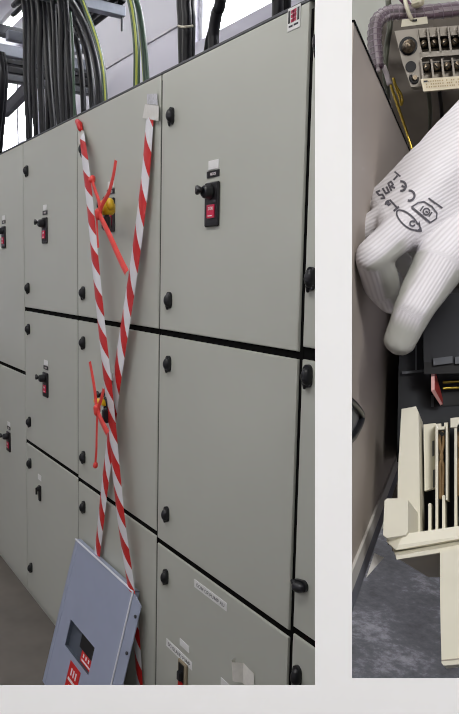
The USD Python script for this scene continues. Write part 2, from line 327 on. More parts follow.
for i, x0 in enumerate(BX):
    x1 = x0 + PITCH
    if i == 4: x1 = x0 + 0.60
    t = thing('switchgear_cabinet', cab_labels[i], 'cabinet', ((x0 + x1) / 2, 0.3, 0), group='row of grey switchgear cabinets')
    obj('body', cat_(box(((x0 + x1) / 2, 0.315, 1.12), (x1 - x0 - .002, 0.57, 2.16), .004)), cab_paint, t)
    obj('gasket', box(((x0 + x1) / 2, 0.027, 1.130), (x1 - x0 - .0, .006, 2.166)), gap_dark, t)
    obj('plinth', box(((x0 + x1) / 2, 0.31, .016), (x1 - x0, .585, .032), .002), cab_paint, t)
    obj('top_edge', box(((x0 + x1) / 2, 0.302, 2.234), (x1 - x0 - .002, .60, .007), .001), galv_dark, t)
    zg = [.80, .803, .794, .776, .794][i]; ROWS3 = [(1.4615, ZT), (zg + .009, 1.4435), (.048, zg - .009)]
    rows = ROWS3 if i not in (0,) else [(1.1455, ZT), (0.048, 1.1275)]
    if i == 4: rows = [(1.474, ZT), (0.803, 1.446), (0.048, 0.785)]
    gl, gr = (.004, .004) if i < 3 else ((.004, .010) if i == 3 else (.006, .004))
    for (za, zb_) in zip(rows[1:], rows[:-1]):
        obj('row_gasket', box(((x0 + x1) / 2, .0165, (za[1] + zb_[0]) / 2), (x1 - x0 - .002, .019, zb_[0] - za[1] + .004)), gap_dark, t)
    for xs_, wd_ in (((x0, .007),) if i < 4 else ((x0, .012),)):
        obj('seam_gasket', box((xs_ + (.0 if i < 4 else -.002), .014, 1.13), (wd_, .020 if i < 4 else .016, 2.166)), gap_dark, t)
    doors[i] = (t, [])
    for j, (z0, z1) in enumerate(rows):
        d = obj('door', panel(x0 + gl, x1 - gr, z0, z1, 0.0), cab_paint, t)
        doors[i][1].append(d)
        if i == 0: continue
        zs = {0: [z1 - .135, z0 + .093], 1: [z1 - .083, z0 + .10], 2: [z1 - .087, z0 + .13]}[j]
        if i == 4: zs = {0: [z1 - .10, z0 + .155], 1: [z1 - .035, z0 + .115], 2: [z1 - .092, z0 + .13]}[j]
        for q_, z in enumerate(zs):
            lm_ = latch(x0 + (.074 if i < 4 else .034), z, 0.0, .76 if i < 4 else .80)
            if i == 4 and j == 1 and q_ == 1:                                 # this lock stands turned
                lm_.apply_transform(trimesh.transformations.rotation_matrix(1.35, (0, 1, 0), (x0 + .034, 0, z)))
            obj('latch', lm_, latch_black, d)
switch(doors[3][0], -1.645, 1.822); switch(doors[1][0], -3.055, 1.812, s=.95); switch(doors[0][0], -3.72, 1.806, s=.95)
switch(doors[1][0], -3.06, 1.128, s=.95); switch(doors[0][0], -3.68, .735, s=.9)
switch(doors[2][0], -2.335, 1.835); switch(doors[2][0], -2.345, 1.158)
# small keyed lock of the low door of column 1
k = obj('key_switch', cat_(box((-3.155, -.005, .60), (.022, .010, .075), .003), cyl((-3.155, -.012, .622), (0, 1, 0), .012, .010, 16, .002), box((-3.155, -.020, .612), (.006, .010, .034), .002)), plate_black, doors[1][0])
obj('white_label', box((-3.165, -.0012, .672), (.046, .0024, .026), .0006), white_label, k)
# emblem of the tall cabinet
ec = onY(294.3, 18.0, 0.0); ex, ez, t3 = ec[0], ec[2], doors[3][0]; q = .60
em = obj('emblem_plate', box((ex, -.0008, ez), (.046, .0016, .050), .0004), white_label, t3, label='white emblem plate with two black bars around a red mark')
obj('black_bar', box((ex - .0165, -.0019, ez + .0055), (.0065, .0008, .027)), plate_black, em); obj('black_bar', box((ex + .0165, -.0019, ez + .0055), (.0065, .0008, .027)), plate_black, em)
def slant(x, z, w, h, k): return loft([(x, -.0024, z), (x + w, -.0024, z + k), (x + w, -.0024, z + h + k), (x, -.0024, z + h)], [(x, -.0015, z), (x + w, -.0015, z + k), (x + w, -.0015, z + h + k), (x, -.0015, z + h)])
obj('red_mark', cat_(*[slant(ex - .0095, ez - .008 + k * .0095, .019, .0068, .001) for k in range(3)], slant(ex - .0035, ez - .008, .005, .026, 0), slant(ex + .0035, ez - .004, .004, .016, 0)), logo_red, em)
obj('emblem_print', cat_(box((ex - .010, -.0018, ez - .0155), (.014, .0006, .004)), box((ex + .009, -.0018, ez - .015), (.016, .0006, .004))), ink, em)
# white strips and the note on the low door of the tall cabinet
def strip(corner_px, w, h, text, tm=ink):
    p = onY(*corner_px, -.0006); c = (p[0] + w / 2, -.0008, p[2] - h / 2)
    s = obj('label_strip', box(c, (w, .0016, h), .0004), white_label, t3)
    if text: obj('strip_print', place_text(text, h * .42, (p[0] + w * .07, -.0018, p[2] - h * .70), (1, 0, 0), (0, 0, 1), .0003, width=w * .86), tm, s)
strip((194.5, 579), .178, .024, 'COM CR PUMP AU')
strip((166.5, 638), .166, .026, 'DC GLAND PUMP')
strip((180, 638), .058, .022, None)
strip((221, 677), .10, .022, None)
bz = obj('breaker_bezel', box((-1.765, -.004, .380), (.052, .008, .150), .002), tan, t3)
obj('breaker_slot', box((-1.768, -.0085, .385), (.032, .003, .125), .001), slot_black, bz)
obj('breaker_toggle', box((-1.766, -.014, .412), (.020, .014, .030), .003), latch_black, bz)
obj('breaker_flag', box((-1.766, -.0115, .375), (.022, .006, .034), .001), red_label, bz)
# curling paper note
pn = onY(236.5, 659, -.004); n = 14; vv, ff = [], []
wN, hN = .082, .056
for a in range(n + 1):
    for b in range(7):
        u, w_ = a / n, b / 6
        vv.append((pn[0] + wN * u, -.003 - .022 * math.sin(min(u * 2.4, 1) * math.pi) * (1 - w_ * .25) - .006 * (1 - u), pn[2] + .004 - hN * w_ + .004 * math.sin(5 * u)))
for a in range(n):
    for b in range(6):
        q = a * 7 + b; ff += [[q, q + 1, q + 8], [q, q + 8, q + 7]]
vv = np.array(vv); nv = len(vv)
vv2 = np.vstack([vv, vv + (0, .0006, 0)]); ff2 = ff + [[x + nv for x in f[::-1]] for f in ff]
pm = trimesh.Trimesh(vv2, ff2, process=False)
note = obj('paper_note', pm, paper, None, 40, label='curled scrap of off white paper stuck on the low door of the widest cabinet', cat='note')

# ------------------------------------------------------------------ cables, trays above the cabinets
CR = .0148
def cable(pts, r, m, label, group, stripe=None, name='power_cable'):
    pts = [np.array(p, float) for p in pts]
    if stripe is None:
        return obj(name, tube(pts, r, 12, 8), m, None, True, label=label, cat='cable', group=group)
    t = thing(name, label, 'cable', pts[-1], group)
    obj('sheath', tube(pts, r, 12, 8), m, t, True)
    for o in stripe: obj('yellow_stripe', tube([p + np.array(o) * r for p in pts], r * .36, 8, 8), cable_yellow, t, True)
    return t
ORD = ['first', 'second', 'third', 'fourth', 'fifth', 'sixth', 'seventh', 'eighth', 'ninth', 'tenth', 'eleventh', 'twelfth', 'thirteenth']
bun = 'thick bundle of black cables dropping into the cabinets on the left'
vb = [(26, 26, .16), (29.5, 31, .30), (34, 35, .18), (36, 40, .34), (40, 44, .2), (43, 47.5, .36), (46, 51, .22), (50, 55, .38), (54, 59, .22), (57, 62, .36), (61, 66, .2), (64, 69, .34), (67.5, 72.5, .22)]
for i, (xt, xb, Y) in enumerate(vb):
    top = onY(xt, 18, Y); bot = onY(xb, 130, Y); dirn = (bot - top) / (top[2] - bot[2])
    end = bot + dirn * (bot[2] - 2.21)
    xb += (2.6, -1.4, .8)[i % 3]; xt += (-.8, .6, 0)[i % 3]; bot = onY(xb, 130, Y); top = onY(xt, 18, Y); dirn = (bot - top) / (top[2] - bot[2]); end = bot + dirn * (bot[2] - 2.21)
    mid = onY((xt + xb) / 2 + (1.2 if i % 2 else -1), 72, Y)
    z = 3.02 + .03 * (i % 3)
    up = [top + (-.40, .02, .75), top + (-.20, 0, .42), top + (-.05, 0, .16)]
    cable(up + [top, mid, bot, end], CR * (1.0 + .12 * math.sin(i * 2.1)), cable_black, ORD[i] + ' black power cable from the left in the thick straight bundle', bun)
arcs = [([(38, -16), (58, -2), (75, 20), (86, 50), (91, 82), (93, 112)], .34, 1.1), ([(44, -20), (66, -4), (82, 20), (92, 48), (98, 78), (99.5, 108)], .28, 1.1),
        ([(48, -26), (72, -8), (88, 18), (97, 48), (101, 78), (103, 106)], .34, 1.0), ([(36, -4), (52, 4), (68, 22), (78, 48), (82, 80), (84, 116)], .42, 1.0)]
for i, (pp, Y, k) in enumerate(arcs):
    P_ = [onY(x, y, Y) for x, y in pp]; l = P_[-1] + (P_[-1] - P_[-2]) * ((P_[-1][2] - 2.21) / (P_[-2][2] - P_[-1][2]))
    P_ = [P_[0] + (-.5, 0, .03)] + P_ + [l]
    cable(P_, CR * k, cable_black, ['second innermost', 'second outermost', 'outermost', 'innermost'][i] + ' black power cable arching down to the right of the thick bundle', 'arching black cables over the taped cabinet')
def drop(pp, Y, r, m, label, group=None, stripe=None, top=None, name='power_cable'):
    P_ = [onY(x, y, Y) for x, y in pp]; l = P_[-1] + (P_[-1] - P_[-2]) * ((P_[-1][2] - 2.21) / (P_[-2][2] - P_[-1][2]))
    if top is not None: P_ = [P_[0] + np.array(top)] + P_
    cable(P_ + [l], r, m, label, group, stripe, name)
drop([(76, -8), (88, 16), (97, 42), (103, 70), (105.5, 103)], .24, .011, cable_green, 'green and yellow earth cable on the outside of the arching black cables', stripe=[(.75, -.3, .2)], top=(-.3, 0, .05), name='earth_cable')
drop([(70.5, 12), (72.5, 40), (73.5, 70), (74.5, 116)], .14, .006, cable_green, 'thin green and yellow earth wire at the right edge of the thick bundle', stripe=[(.5, -.3, 0)], name='earth_cable')
drop([(128, -14), (133, 14), (136.5, 48), (136.5, 84)], .22, .0135, cable_green, 'left one of the two green and yellow earth cables above the taped cabinet', stripe=[(.72, -.4, 0)], top=(-.03, 0, .25), name='earth_cable')
drop([(133, -14), (139.5, 14), (144, 46), (146.5, 80)], .26, .013, cable_green, 'right one of the two green and yellow earth cables above the taped cabinet', stripe=[(-.6, -.6, 0)], top=(-.05, 0, .25), name='earth_cable')
g4 = 'black cables behind the top of the widest cabinet'
for nm, x0_, x1_, Y in (('left', 181, 183, .24), ('middle', 186, 186.5, .20), ('right', 190, 190, .26)):
    drop([(x0_, -14), (x0_ + 1, 20), (x1_, 62)], Y, .0165, cable_black, nm + ' black cable of the tied cluster of three behind the widest cabinet top', 'cluster of three black cables', top=(0, 0, .5))
drop([(222, -14), (216.5, 14), (213.5, 34), (213.5, 48)], .24, .019, cable_black, 'thick black cable between the window and the middle of the widest cabinet top', top=(.05, 0, .5))
drop([(222, -10), (214, 22), (209, 40), (207.5, 50)], .3, .013, cable_black, 'thin black cable splaying left of the thick one above the widest cabinet', top=(.05, 0, .5))
for nm, x0_, Y in (('left', 277.5, .20), ('right', 285, .24)):
    drop([(x0_ + .5, -20), (x0_ + .4, 0), (x0_, 20)], Y, .0165, cable_black, nm + ' black cable of the pair rising left of the emblem corner', 'pair of black cables by the emblem', top=(0, 0, .6))
for nm, x0_, x1_, Y in (('left', 2.5, -3.5, .16), ('right', 5.5, 0, .22)):
    drop([(x0_, 72), (x0_ - 1, 100), (x1_, 150)], Y, .015, cable_black, nm + ' black cable of the pair at the far left picture edge, beside the window', 'pair of black cables at the left edge', top=(-.05, .0, .12))
obj('cable_tie', cat_(tube([onY(178.5, 26, .2), onY(184, 27, .17), onY(193, 26, .2)], .004, 6)), zip_tie, None, label='nylon tie around the three cables behind the widest cabinet', cat='cable tie')
# trays
sb = thing('strut_bracket', 'light grey steel strut sticking out towards the wall above the taped cabinet', 'bracket', (-3.6, .5, 3.02))
p0, p1 = onY(78, -3, .32), onY(128, 18, .74)
zb = (p0[2] + p1[2]) / 2; xb_ = (p0[0] + p1[0]) / 2
obj('channel', box((xb_, .39, zb), (.055, .50, .055), .004), galv, sb)
obj('channel', box((-4.42, .45, zb), (.055, .46, .055), .004), galv, sb); obj('drop_rod', cyl((-4.42, .6, (zb + ZC) / 2), (0, 0, 1), .006, ZC - zb, 10), galv_dark, sb)
obj('hanger_rod', cyl((xb_ + .01, .625, zb - .02), (0, 0, 1), .006, .16, 10), galv_dark, sb)
obj('drop_rod', cyl((xb_, .6, (zb + ZC) / 2), (0, 0, 1), .006, ZC - zb, 10), galv_dark, sb)
for i in range(6):
    Y = .39 + i * .045
    obj('tray_cable', tube([(-4.5, Y, zb + .045), (-4, Y + .005, zb + .045), (-3.62, Y, zb + .045)], .016, 10), cable_black, None, True, label=ORD[i] + ' black cable from the front lying over the light grey strut', cat='cable', group='black cables lying in the upper tray')
ld = thing('cable_ladder', 'cable ladder of dark and grey cross arms at the far left above the cabinets', 'cable ladder', (-5.0, .5, 2.7))
for i, (y, m, h, wd) in enumerate(((30, galv_dark, .06, .10), (50, galv, .075, .09), (60, cable_black, .035, .07), (68, cable_black, .045, .07), (76, galv_dark, .045, .07))):
    c_ = onX(12, y, -5.05 + .02 * i); obj('cross_arm', box((c_[0], .48, c_[2] - .02), (wd, 1.0, h), .006), m, ld)
q0, q1 = onY(8, 105, .72), onY(28, 84, .72)
obj('side_rail', hull([p + (0, dy, dz) for p in (q0 + (q0 - q1) * .3, q1 + (q1 - q0) * 1.5) for dy in (0, .05) for dz in (-.05, .05)]), galv_dark, ld)
for x in (-5.0,): obj('hanger_rod', cyl((x, .85, (ZC + 2.75) / 2), (0, 0, 1), .008, ZC - 2.75, 10), galv_dark, ld)

# ------------------------------------------------------------------ barrier tape on the taped cabinet
def ribbon(pp, w, Yoff, period=.145, slant=1.25, phase=0.0, wob=0.0):
    p = spline([onY(x, y, Yo) for (x, y), Yo in zip(pp, Yoff)], 6)
    t = np.gradient(p, axis=0); t /= np.linalg.norm(t, axis=1, keepdims=True)
    side = np.cross(t, [0, -1.0, 0]); side /= np.linalg.norm(side, axis=1, keepdims=True)
    side = np.where(side[:, :1] < 0, -side, side)
    s = np.r_[0, np.cumsum(np.linalg.norm(np.diff(p, axis=0), axis=1))]
    w = np.broadcast_to(w, len(p)) if np.ndim(w) == 0 else np.interp(np.linspace(0, 1, len(p)), np.linspace(0, 1, len(w)), w)
    tw = wob * np.sin(s * 5.0)
    v, uv = [], []
    K = 5
    for layer in (-1, 1):
        for i in range(len(p)):
            for k in range(K):
                a = (k / (K - 1) - .5)
                v.append(p[i] + side[i] * w[i] * a * math.cos(tw[i]) + np.array([0, -.004 * (1 - 4 * a * a) + w[i] * a * math.sin(tw[i]) + layer * .0003, 0]))
                uv.append((s[i] / period + phase, slant * (a + .5) * w[i] / period))
    n = len(p) * K; f = []
    for i in range(len(p) - 1):
        for k in range(K - 1):
            q = i * K + k; f += [[q, q + 1, q + K + 1], [q, q + K + 1, q + K]]
    f = f + [[a + n for a in x[::-1]] for x in f]
    return trimesh.Trimesh(np.array(v), f, process=False), np.array(uv)
tA = thing('barrier_tape', 'red and white barrier tape strip hung from the top left of the taped cabinet', 'barrier tape', onY(80, 122, -.03))
pp = [(82, 137), (85, 160), (90, 205), (95.5, 265), (102, 330), (107.5, 380), (112.5, 430), (117, 480), (122.5, 530), (131, 587), (136, 630), (140, 690)]
m_, uv = ribbon(pp, 1.45 * np.array([.032, .040, .042, .043, .044, .046, .046, .046, .044, .040,   .036, .034]), [-.02, -.03, -.04, -.05, -.052, -.05, -.046, -.046, -.04, -.03, -.014, -.008], phase=.12)
obj('striped_band', m_, tape_mat, tA, True, uv)
kn = [onY(79, 125, -.014)]
obj('knot', cat_(ball(kn[0], .016, 2, (1, 1, 1)), ball((0, 0, 0), .001)) if 0 else hull(np.vstack([ball(onY(79.5, 124, -.012), .011, 1).vertices, ball(onY(77.5, 121.5, -.010), .010, 1).vertices, ball(onY(80.5, 129, -.012), .010, 1).vertices])), red_knot, tA, True)
obj('adhesive_patch', loft([onY(*q, -.012) for q in ((77.5, 129), (84, 131), (86, 143), (79, 144))], [onY(*q, -.001) for q in ((77.5, 129), (84, 131), (86, 143), (79, 144))]), clear_tape, tA)
tB = thing('barrier_tape', 'red and white barrier tape strip hung from the top right of the taped cabinet', 'barrier tape', onY(152, 95, -.03))
pp = [(150.5, 112), (149, 130), (146, 170), (141.5, 210), (135, 260), (127.5, 310), (120.5, 355), (114.5, 400), (110.5, 440), (105.5, 480), (101, 520), (97, 556), (93, 600)]
m_, uv = ribbon(pp, 1.5 * np.array([.034, .036, .038, .040, .042, .043, .044, .042, .040, .038, .036, .034, .032]), [-.005, -.009, -.015, -.02, -.025, -.03, -.03, -.028, -.022, -.02, -.018, -.014, -.01], phase=.62)
obj('striped_band', m_, tape_mat, tB, True, uv)
obj('adhesive_patch', loft([onY(*q, -.0105) for q in ((145, 104), (159, 106), (158.5, 121), (142.5, 118))], [onY(*q, -.001) for q in ((145, 104), (159, 106), (158.5, 121), (142.5, 118))]), clear_tape, tB)
obj('silver_patch', loft([onY(*q, -.005) for q in ((147, 94), (157, 93.5), (158, 105), (147, 104))], [onY(*q, -.001) for q in ((147, 94), (157, 93.5), (158, 105), (147, 104))]), silver, tB)

# lockouts and orange straps on the two switches of the taped cabinet
def strapmesh(pp, w, Y):
    m, _ = ribbon(pp, w, [Y] * len(pp), wob=.2); return m
for tag_, (cx, cy), zz in (('upper', (107.5, 208.5), 0), ('lower', (98, 402), 1)):
    lk = thing('lockout_device', f'yellow lockout clamp with orange straps on the {tag_} switch of the taped cabinet', 'lockout', onY(cx, cy, -.06))
    c = onY(cx, cy, -.060)
    if zz == 0:
        body = cat_(box(c, (.060, .040, .044), .010), hull(np.vstack([ball(c + (.026, -.004, .018), .015, 1).vertices, ball(c + (.036, -.004, .004), .013, 1).vertices])), ball(c + (-.018, -.006, .016), .014, 1))
        obj('clamp_body', body, yellow_lock, lk, 40)
        obj('padlock', cat_(box(c + (.004, -.006, -.048), (.034, .026, .050), .008), tube([c + (-.008, -.006, -.026), c + (-.008, -.01, .02), c + (.004, -.012, .034), c + (.016, -.01, .02), c + (.016, -.006, -.026)], .005, 8)), latch_black, lk, 40)
        straps = [([(116, 160), (113.5, 175), (109, 192), (103, 203), (98.5, 214)], .020), ([(92, 180), (95, 190), (99, 202), (100, 213)], .020), ([(99, 214), (108, 232), (116, 250), (122, 263), (127, 273)], .026), ([(97, 216), (97.5, 230), (98.5, 248)], .010)]
        kx = (98.5, 214)
    else:
        obj('clamp_body', cat_(hull(np.vstack([ball(c + (-.014, 0, .002), .011, 1).vertices, ball(c + (.02, .01, .0), .011, 1).vertices])), box(c + (.036, .012, .006), (.022, .026, .032), .006)), yellow_lock, lk, 40)
        obj('padlock', cat_(box(c + (.050, .012, -.040), (.036, .026, .052), .008), tube([c + (.038, .010, -.018), c + (.040, .008, .012), c + (.050, .006, .022), c + (.060, .008, .012), c + (.062, .010, -.018)], .005, 8)), latch_black, lk, 40)
        straps = [([(90, 362), (92.5, 376), (95, 392), (96.5, 410)], .020), ([(104, 388), (101, 400), (97, 410)], .020), ([(97, 410), (101, 420), (108, 434)], .030), ([(97.5, 410), (97, 430), (96.5, 450), (95.5, 464)], .012)]
        kx = (97, 410)
    for q, w in straps: obj('strap', strapmesh(q, w * .92, -.092), strap_red, lk, True)
    obj('strap_end', hull(np.vstack([ball(onY(straps[1][0][0][0], straps[1][0][0][1]  , -.092), .012, 1).vertices, ball(onY(straps[1][0][0][0] + .5, straps[1][0][0][1] - 2, -.090), .010, 1).vertices])) if zz == 0 else hull(np.vstack([ball(onY(95.6, 464, -.092), .008, 1).vertices, ball(onY(95.3, 466, -.092), .009, 1).vertices])), strap_red, lk, True)
    obj('strap_knot', ball(onY(*kx, -.078), .016, 2, (1, .8, 1.2)) if 0 else hull(np.vstack([ball(onY(kx[0], kx[1] - 2, -.093), .013, 1).vertices, ball(onY(kx[0], kx[1] + 3, -.093), .011, 1).vertices])), strap_red, lk, True)

# ------------------------------------------------------------------ the blue grey cover panel leaning on the taped cabinet
XL, XR = -2.611, -2.063
top, bot = np.array([0, -.030, .566]), np.array([0, -.172, 0.0])
eu = (bot - top); Lh = np.linalg.norm(eu); eu /= Lh; en = np.array([0, eu[2], -eu[1]]); en = en if en[1] < 0 else -en      # outward normal (towards the room)
def pl(u, v, d=0.0): return np.array([XL + u, 0, 0]) + np.array([0, top[1], top[2]]) + eu * v + en * d
Wd = XR - XL
def uv_of(x, y):
    p = onplane(x, y, pl(0, 0), en); return p[0] - XL, (p - pl(0, 0)) @ eu
win = [uv_of(*q) for q in ((70.5, 618), (94, 648), (88.5, 677), (65, 645))]
wu0, wu1 = np.mean([win[0][0], win[3][0]]), np.mean([win[1][0], win[2][0]]); wv0, wv1 = np.mean([win[0][1], win[1][1]]), np.mean([win[2][1], win[3][1]])
cp = thing('cover_panel', 'blue grey sheet metal cover leaning against the foot of the taped cabinet', 'cover panel', pl(Wd / 2, Lh, 0))
def plb(u0, u1, v0, v1, d0, d1, b=.0): 
    return hull([pl(u, v, d) for u in (u0, u1) for v in (v0, v1) for d in (d0, d1)])
R = .004
facep = cat_(plb(0, wu0, 0, Lh, 0, -.003), plb(wu1, Wd, 0, Lh, 0, -.003), plb(wu0, wu1, 0, wv0, 0, -.003), plb(wu0, wu1, wv1, Lh, 0, -.003))
obj('front_sheet', facep, blue_grey, cp)
D = .022
obj('return_flange', plb(Wd - .003, Wd, 0, Lh, 0, -D), blue_grey, cp); obj('return_flange', plb(0, .003, 0, Lh, 0, -D), blue_grey, cp)
obj('return_flange', plb(0, Wd, 0, .003, 0, -D), blue_grey, cp)
bead = mat('bare_edge', lin(232, 234, 242), .35)
obj('edge_bead', tube([pl(Wd - .004, 0, 0.001), pl(Wd - .004, Lh, 0.001)], .0036, 8, 2), bead, cp); obj('edge_bead', tube([pl(0.0, 0.002, .001), pl(Wd, .002, .001)], .0036, 8, 2), bead, cp); obj('fold_line', tube([pl(.030, .004, 0), pl(.030, Lh, 0)], .0016, 8, 2), blue_grey, cp)
# side wing of the panel: the return seen to the right of the bright edge
obj('side_wing', hull([pl(Wd, .004, -.001), pl(Wd, Lh, -.001), pl(Wd + .040, .035, -.016), pl(Wd + .040, Lh, -.016), pl(Wd, .004, -.004), pl(Wd, Lh, -.004), pl(Wd + .040, .035, -.019), pl(Wd + .040, Lh, -.019)]), blue_grey, cp)
for v in (.045, .17, .30): obj('screw', cyl(pl(Wd + .028, v + .03, -.011), en, .006, .006, 12, .001), galv_dark, cp)
obj('recess', cat_(plb(wu0, wu1, wv0, wv1, -.016, -.018), plb(wu0 - .002, wu0, wv0, wv1, -.002, -.018), plb(wu1, wu1 + .002, wv0, wv1, -.002, -.018), plb(wu0, wu1, wv0 - .002, wv0, -.002, -.018), plb(wu0, wu1, wv1, wv1 + .002, -.002, -.018)), recess_grey, cp)
dw, dv = wu1 - wu0, wv1 - wv0
obj('recess_block', plb(wu0 + dw * .48, wu1 - .003, wv0 + .004, wv0 + dv * .52, -.004, -.016), slot_black, cp)
l2 = obj('red_label', plb(wu0 + dw * .55, wu1 - .006, wv0 + dv * .56, wv1 - .003, -.010, -.012), red_label, cp)
obj('label_print', cat_(*[plb(wu0 + dw * (.62 + .10 * k), wu0 + dw * (.66 + .10 * k), wv0 + dv * .64, wv0 + dv * .76, -.0095, -.0105) for k in range(3)], plb(wu0 + dw * .60, wu0 + dw * .92, wv0 + dv * .84, wv0 + dv * .90, -.0095, -.0105)), ink_white, l2)
a0 = uv_of(71, 660); a1 = uv_of(80, 674)
w1 = a1[0] - a0[0]
l1 = obj('red_label', plb(a0[0], a0[0] + w1 * 1.05, a0[1], a0[1] + .13, .0004, .0016), red_label, cp)
obj('label_print', cat_(*[plb(a0[0] + w1 * (.25 + .22 * k), a0[0] + w1 * (.35 + .22 * k), a0[1] + .018, a0[1] + .044, .0014, .0021) for k in range(3)], plb(a0[0] + w1 * .12, a0[0] + w1 * .95, a0[1] + .056, a0[1] + .066, .0014, .0021), plb(a0[0] + w1 * .3, a0[0] + w1 * .5, a0[1] + .078, a0[1] + .098, .0014, .0021), plb(a0[0] + w1 * .62, a0[0] + w1 * .85, a0[1] + .078, a0[1] + .098, .0014, .0021)), ink_white, l1)

# ------------------------------------------------------------------ right bay: dark slab, open cubicle
ZB = 1.235
def gz(x, d):                                                          # point on the slab top below pixel column x
    p = at(x, 600, d); return np.array([p[0], p[1], ZB])
sl = [gz(338, .46), gz(560, .46), gz(620, 1.04), gz(338, 1.15)]
struct('floor_slab', loft(sl, [p * (1, 1, 0) for p in sl]), slab_mat, 'dark grey mottled slab under the open cubicle')

ddir = ROT @ ray0(466, 282); ddir[2] = 0; ddir /= np.linalg.norm(ddir); dn = np.array([ddir[1], -ddir[0], 0.0])
DA = at(352, 595, .44); dn = dn if dn @ (CAM - DA) > 0 else -dn
def dp(x, y, o=0.0): return onplane(x, y, DA + dn * o, dn)
zbot = DA[2]; ztop = dp(353, 21)[2]
sA = (dp(346, 300) - DA) @ ddir - .02; sB = (dp(398, 490) - DA) @ ddir
sA = -.082
def dq(s, z, o=0.0): q = DA + ddir * s + dn * o; q[2] = z; return q
cu = thing('open_cubicle', 'open electrical cubicle with swung out door and dark mounting plate', 'electrical cubicle', at(520, 500, .7) * (1, 1, 0) + (0, 0, ZB))
dr = obj('door', hull([dq(s, z, o) for s in (sA, sB) for z in (zbot + .009, ztop) for o in (0, -.004)]), door_paint, cu, label='brown grey door leaf with a black framed handle cutout')
obj('door_edge', hull([dq(s, z, o) for s in (sA, sB) for z, o in ((zbot + .022, .0018), (zbot + .008, .0018), (zbot + .022, -.004), (zbot + .008, -.004))]), trim_light, dr)
obj('door_top_edge', hull([dq(s, z, o) for s in (sA, sB) for z, o in ((ztop, .0005), (ztop + .0012, .0005), (ztop, -.004), (ztop + .0012, -.004))]), gap_dark, dr)
hp = [dp(*q, .003) for q in ((337, 395), (350, 401), (358, 409), (361.5, 415), (361, 421), (356.5, 431), (350, 440), (337, 447))]
obj('handle_frame', tube(hp, .0021, 10, 5), latch_black, dr, True)
obj('handle_cutout', loft([dp(*q, .0022) for q in ((338, 397), (350, 403), (357.5, 411), (359.5, 417), (355.5, 428), (349.5, 437), (338, 444))], [dp(*q, .0002) for q in ((338, 397), (350, 403), (357.5, 411), (359.5, 417), (355.5, 428), (349.5, 437), (338, 444))]), slot_grey, dr)
BD = .735
obj('mounting_plate', px([(375, 16), (700, 16), (660, 545), (388, 545)], BD, .01), back_dark, cu)
obj('bottom_plate', hull([at(392, 545, BD), at(660, 545, BD), at(392, 551, BD), at(660, 551, BD), at(660, 575, .62), at(440, 565, .62), at(660, 583, .62), at(440, 571, .62)]), back_dark, cu)
pq = [at(600, 545, .70), at(650, 545, .70)]
obj('pedestal', slab(np.minimum(pq[0], pq[1]) * (1, 1, 0) + (-.03, -.03, ZB), np.maximum(pq[0], pq[1]) * (1, 1, 0) + (.03, .03, pq[0][2] + .01)), back_dark, cu)
# base rail below the door, resting on posts of the slab
obj('base_rail', hull([dq(s, z, o) for s in (sA + .057, sB - .01) for z in (zbot + .007, zbot - .010) for o in (.001, -.008)]), rail_blue, cu)
obj('rail_bracket', px([(366, 578), (374.5, 553), (384, 557.5)], .475, .004), trim_light, cu)

# terminal strip: two tiers of screw cells
TD = .60
ts = thing('terminal_strip', 'grey two tier terminal strip with metal screws above the glove', 'terminal strip', at(430, 60, TD))
obj('end_plate', px([(394.5, 31), (416, 28.5), (423, 57), (420.5, 61), (426, 86), (411, 87), (402.5, 63)], TD, .035, (3, 3)), term_grey, ts)
e1 = ts
obj('end_screw', cat_(cyl(at(408.5, 46.5, TD - .003), FW, .0054, .008, 24, .0015), ball(at(408.5, 46.5, TD - .006), .0038, 2, (1, 1, 1))), screw_m, ts, True)
obj('screw_seat', cyl(at(408, 46.5, TD + .0005), FW, .0078, .003, 24), slot_black, ts)
obj('mounting_hole', cyl(at(410.5, 67, TD + .0002), FW, .0046, .003, 20), slot_black, ts)
obj('locking_notch', tube([at(*q, TD - .0005) for q in ((411, 75), (410.5, 79), (413.5, 83), (417, 81.5), (417.5, 77.5))], .0012, 8, 5), slot_black, ts, True)
obj('notch_pin', cyl(at(414.5, 78, TD - .001), FW, .0019, .004, 14), screw_m, ts)
pit = 10.4
obj('tier_body', px([(416, 28.5), (520, 21), (524, 49), (423, 56.5)], TD + .014, .03, (2, 2)), term_grey, ts)
obj('tier_body', px([(420, 57), (524, 49.5), (528, 72), (424, 79)], TD + .006, .03, (2, 2)), term_grey, ts)
obj('tier_step', px([(417, 52.5), (522, 45), (524, 50), (420, 57.5)], TD, .03, (2, 2)), term_grey, ts)
def sk(x): return -(x - 416) * .072                                    # the strip climbs slightly to the right
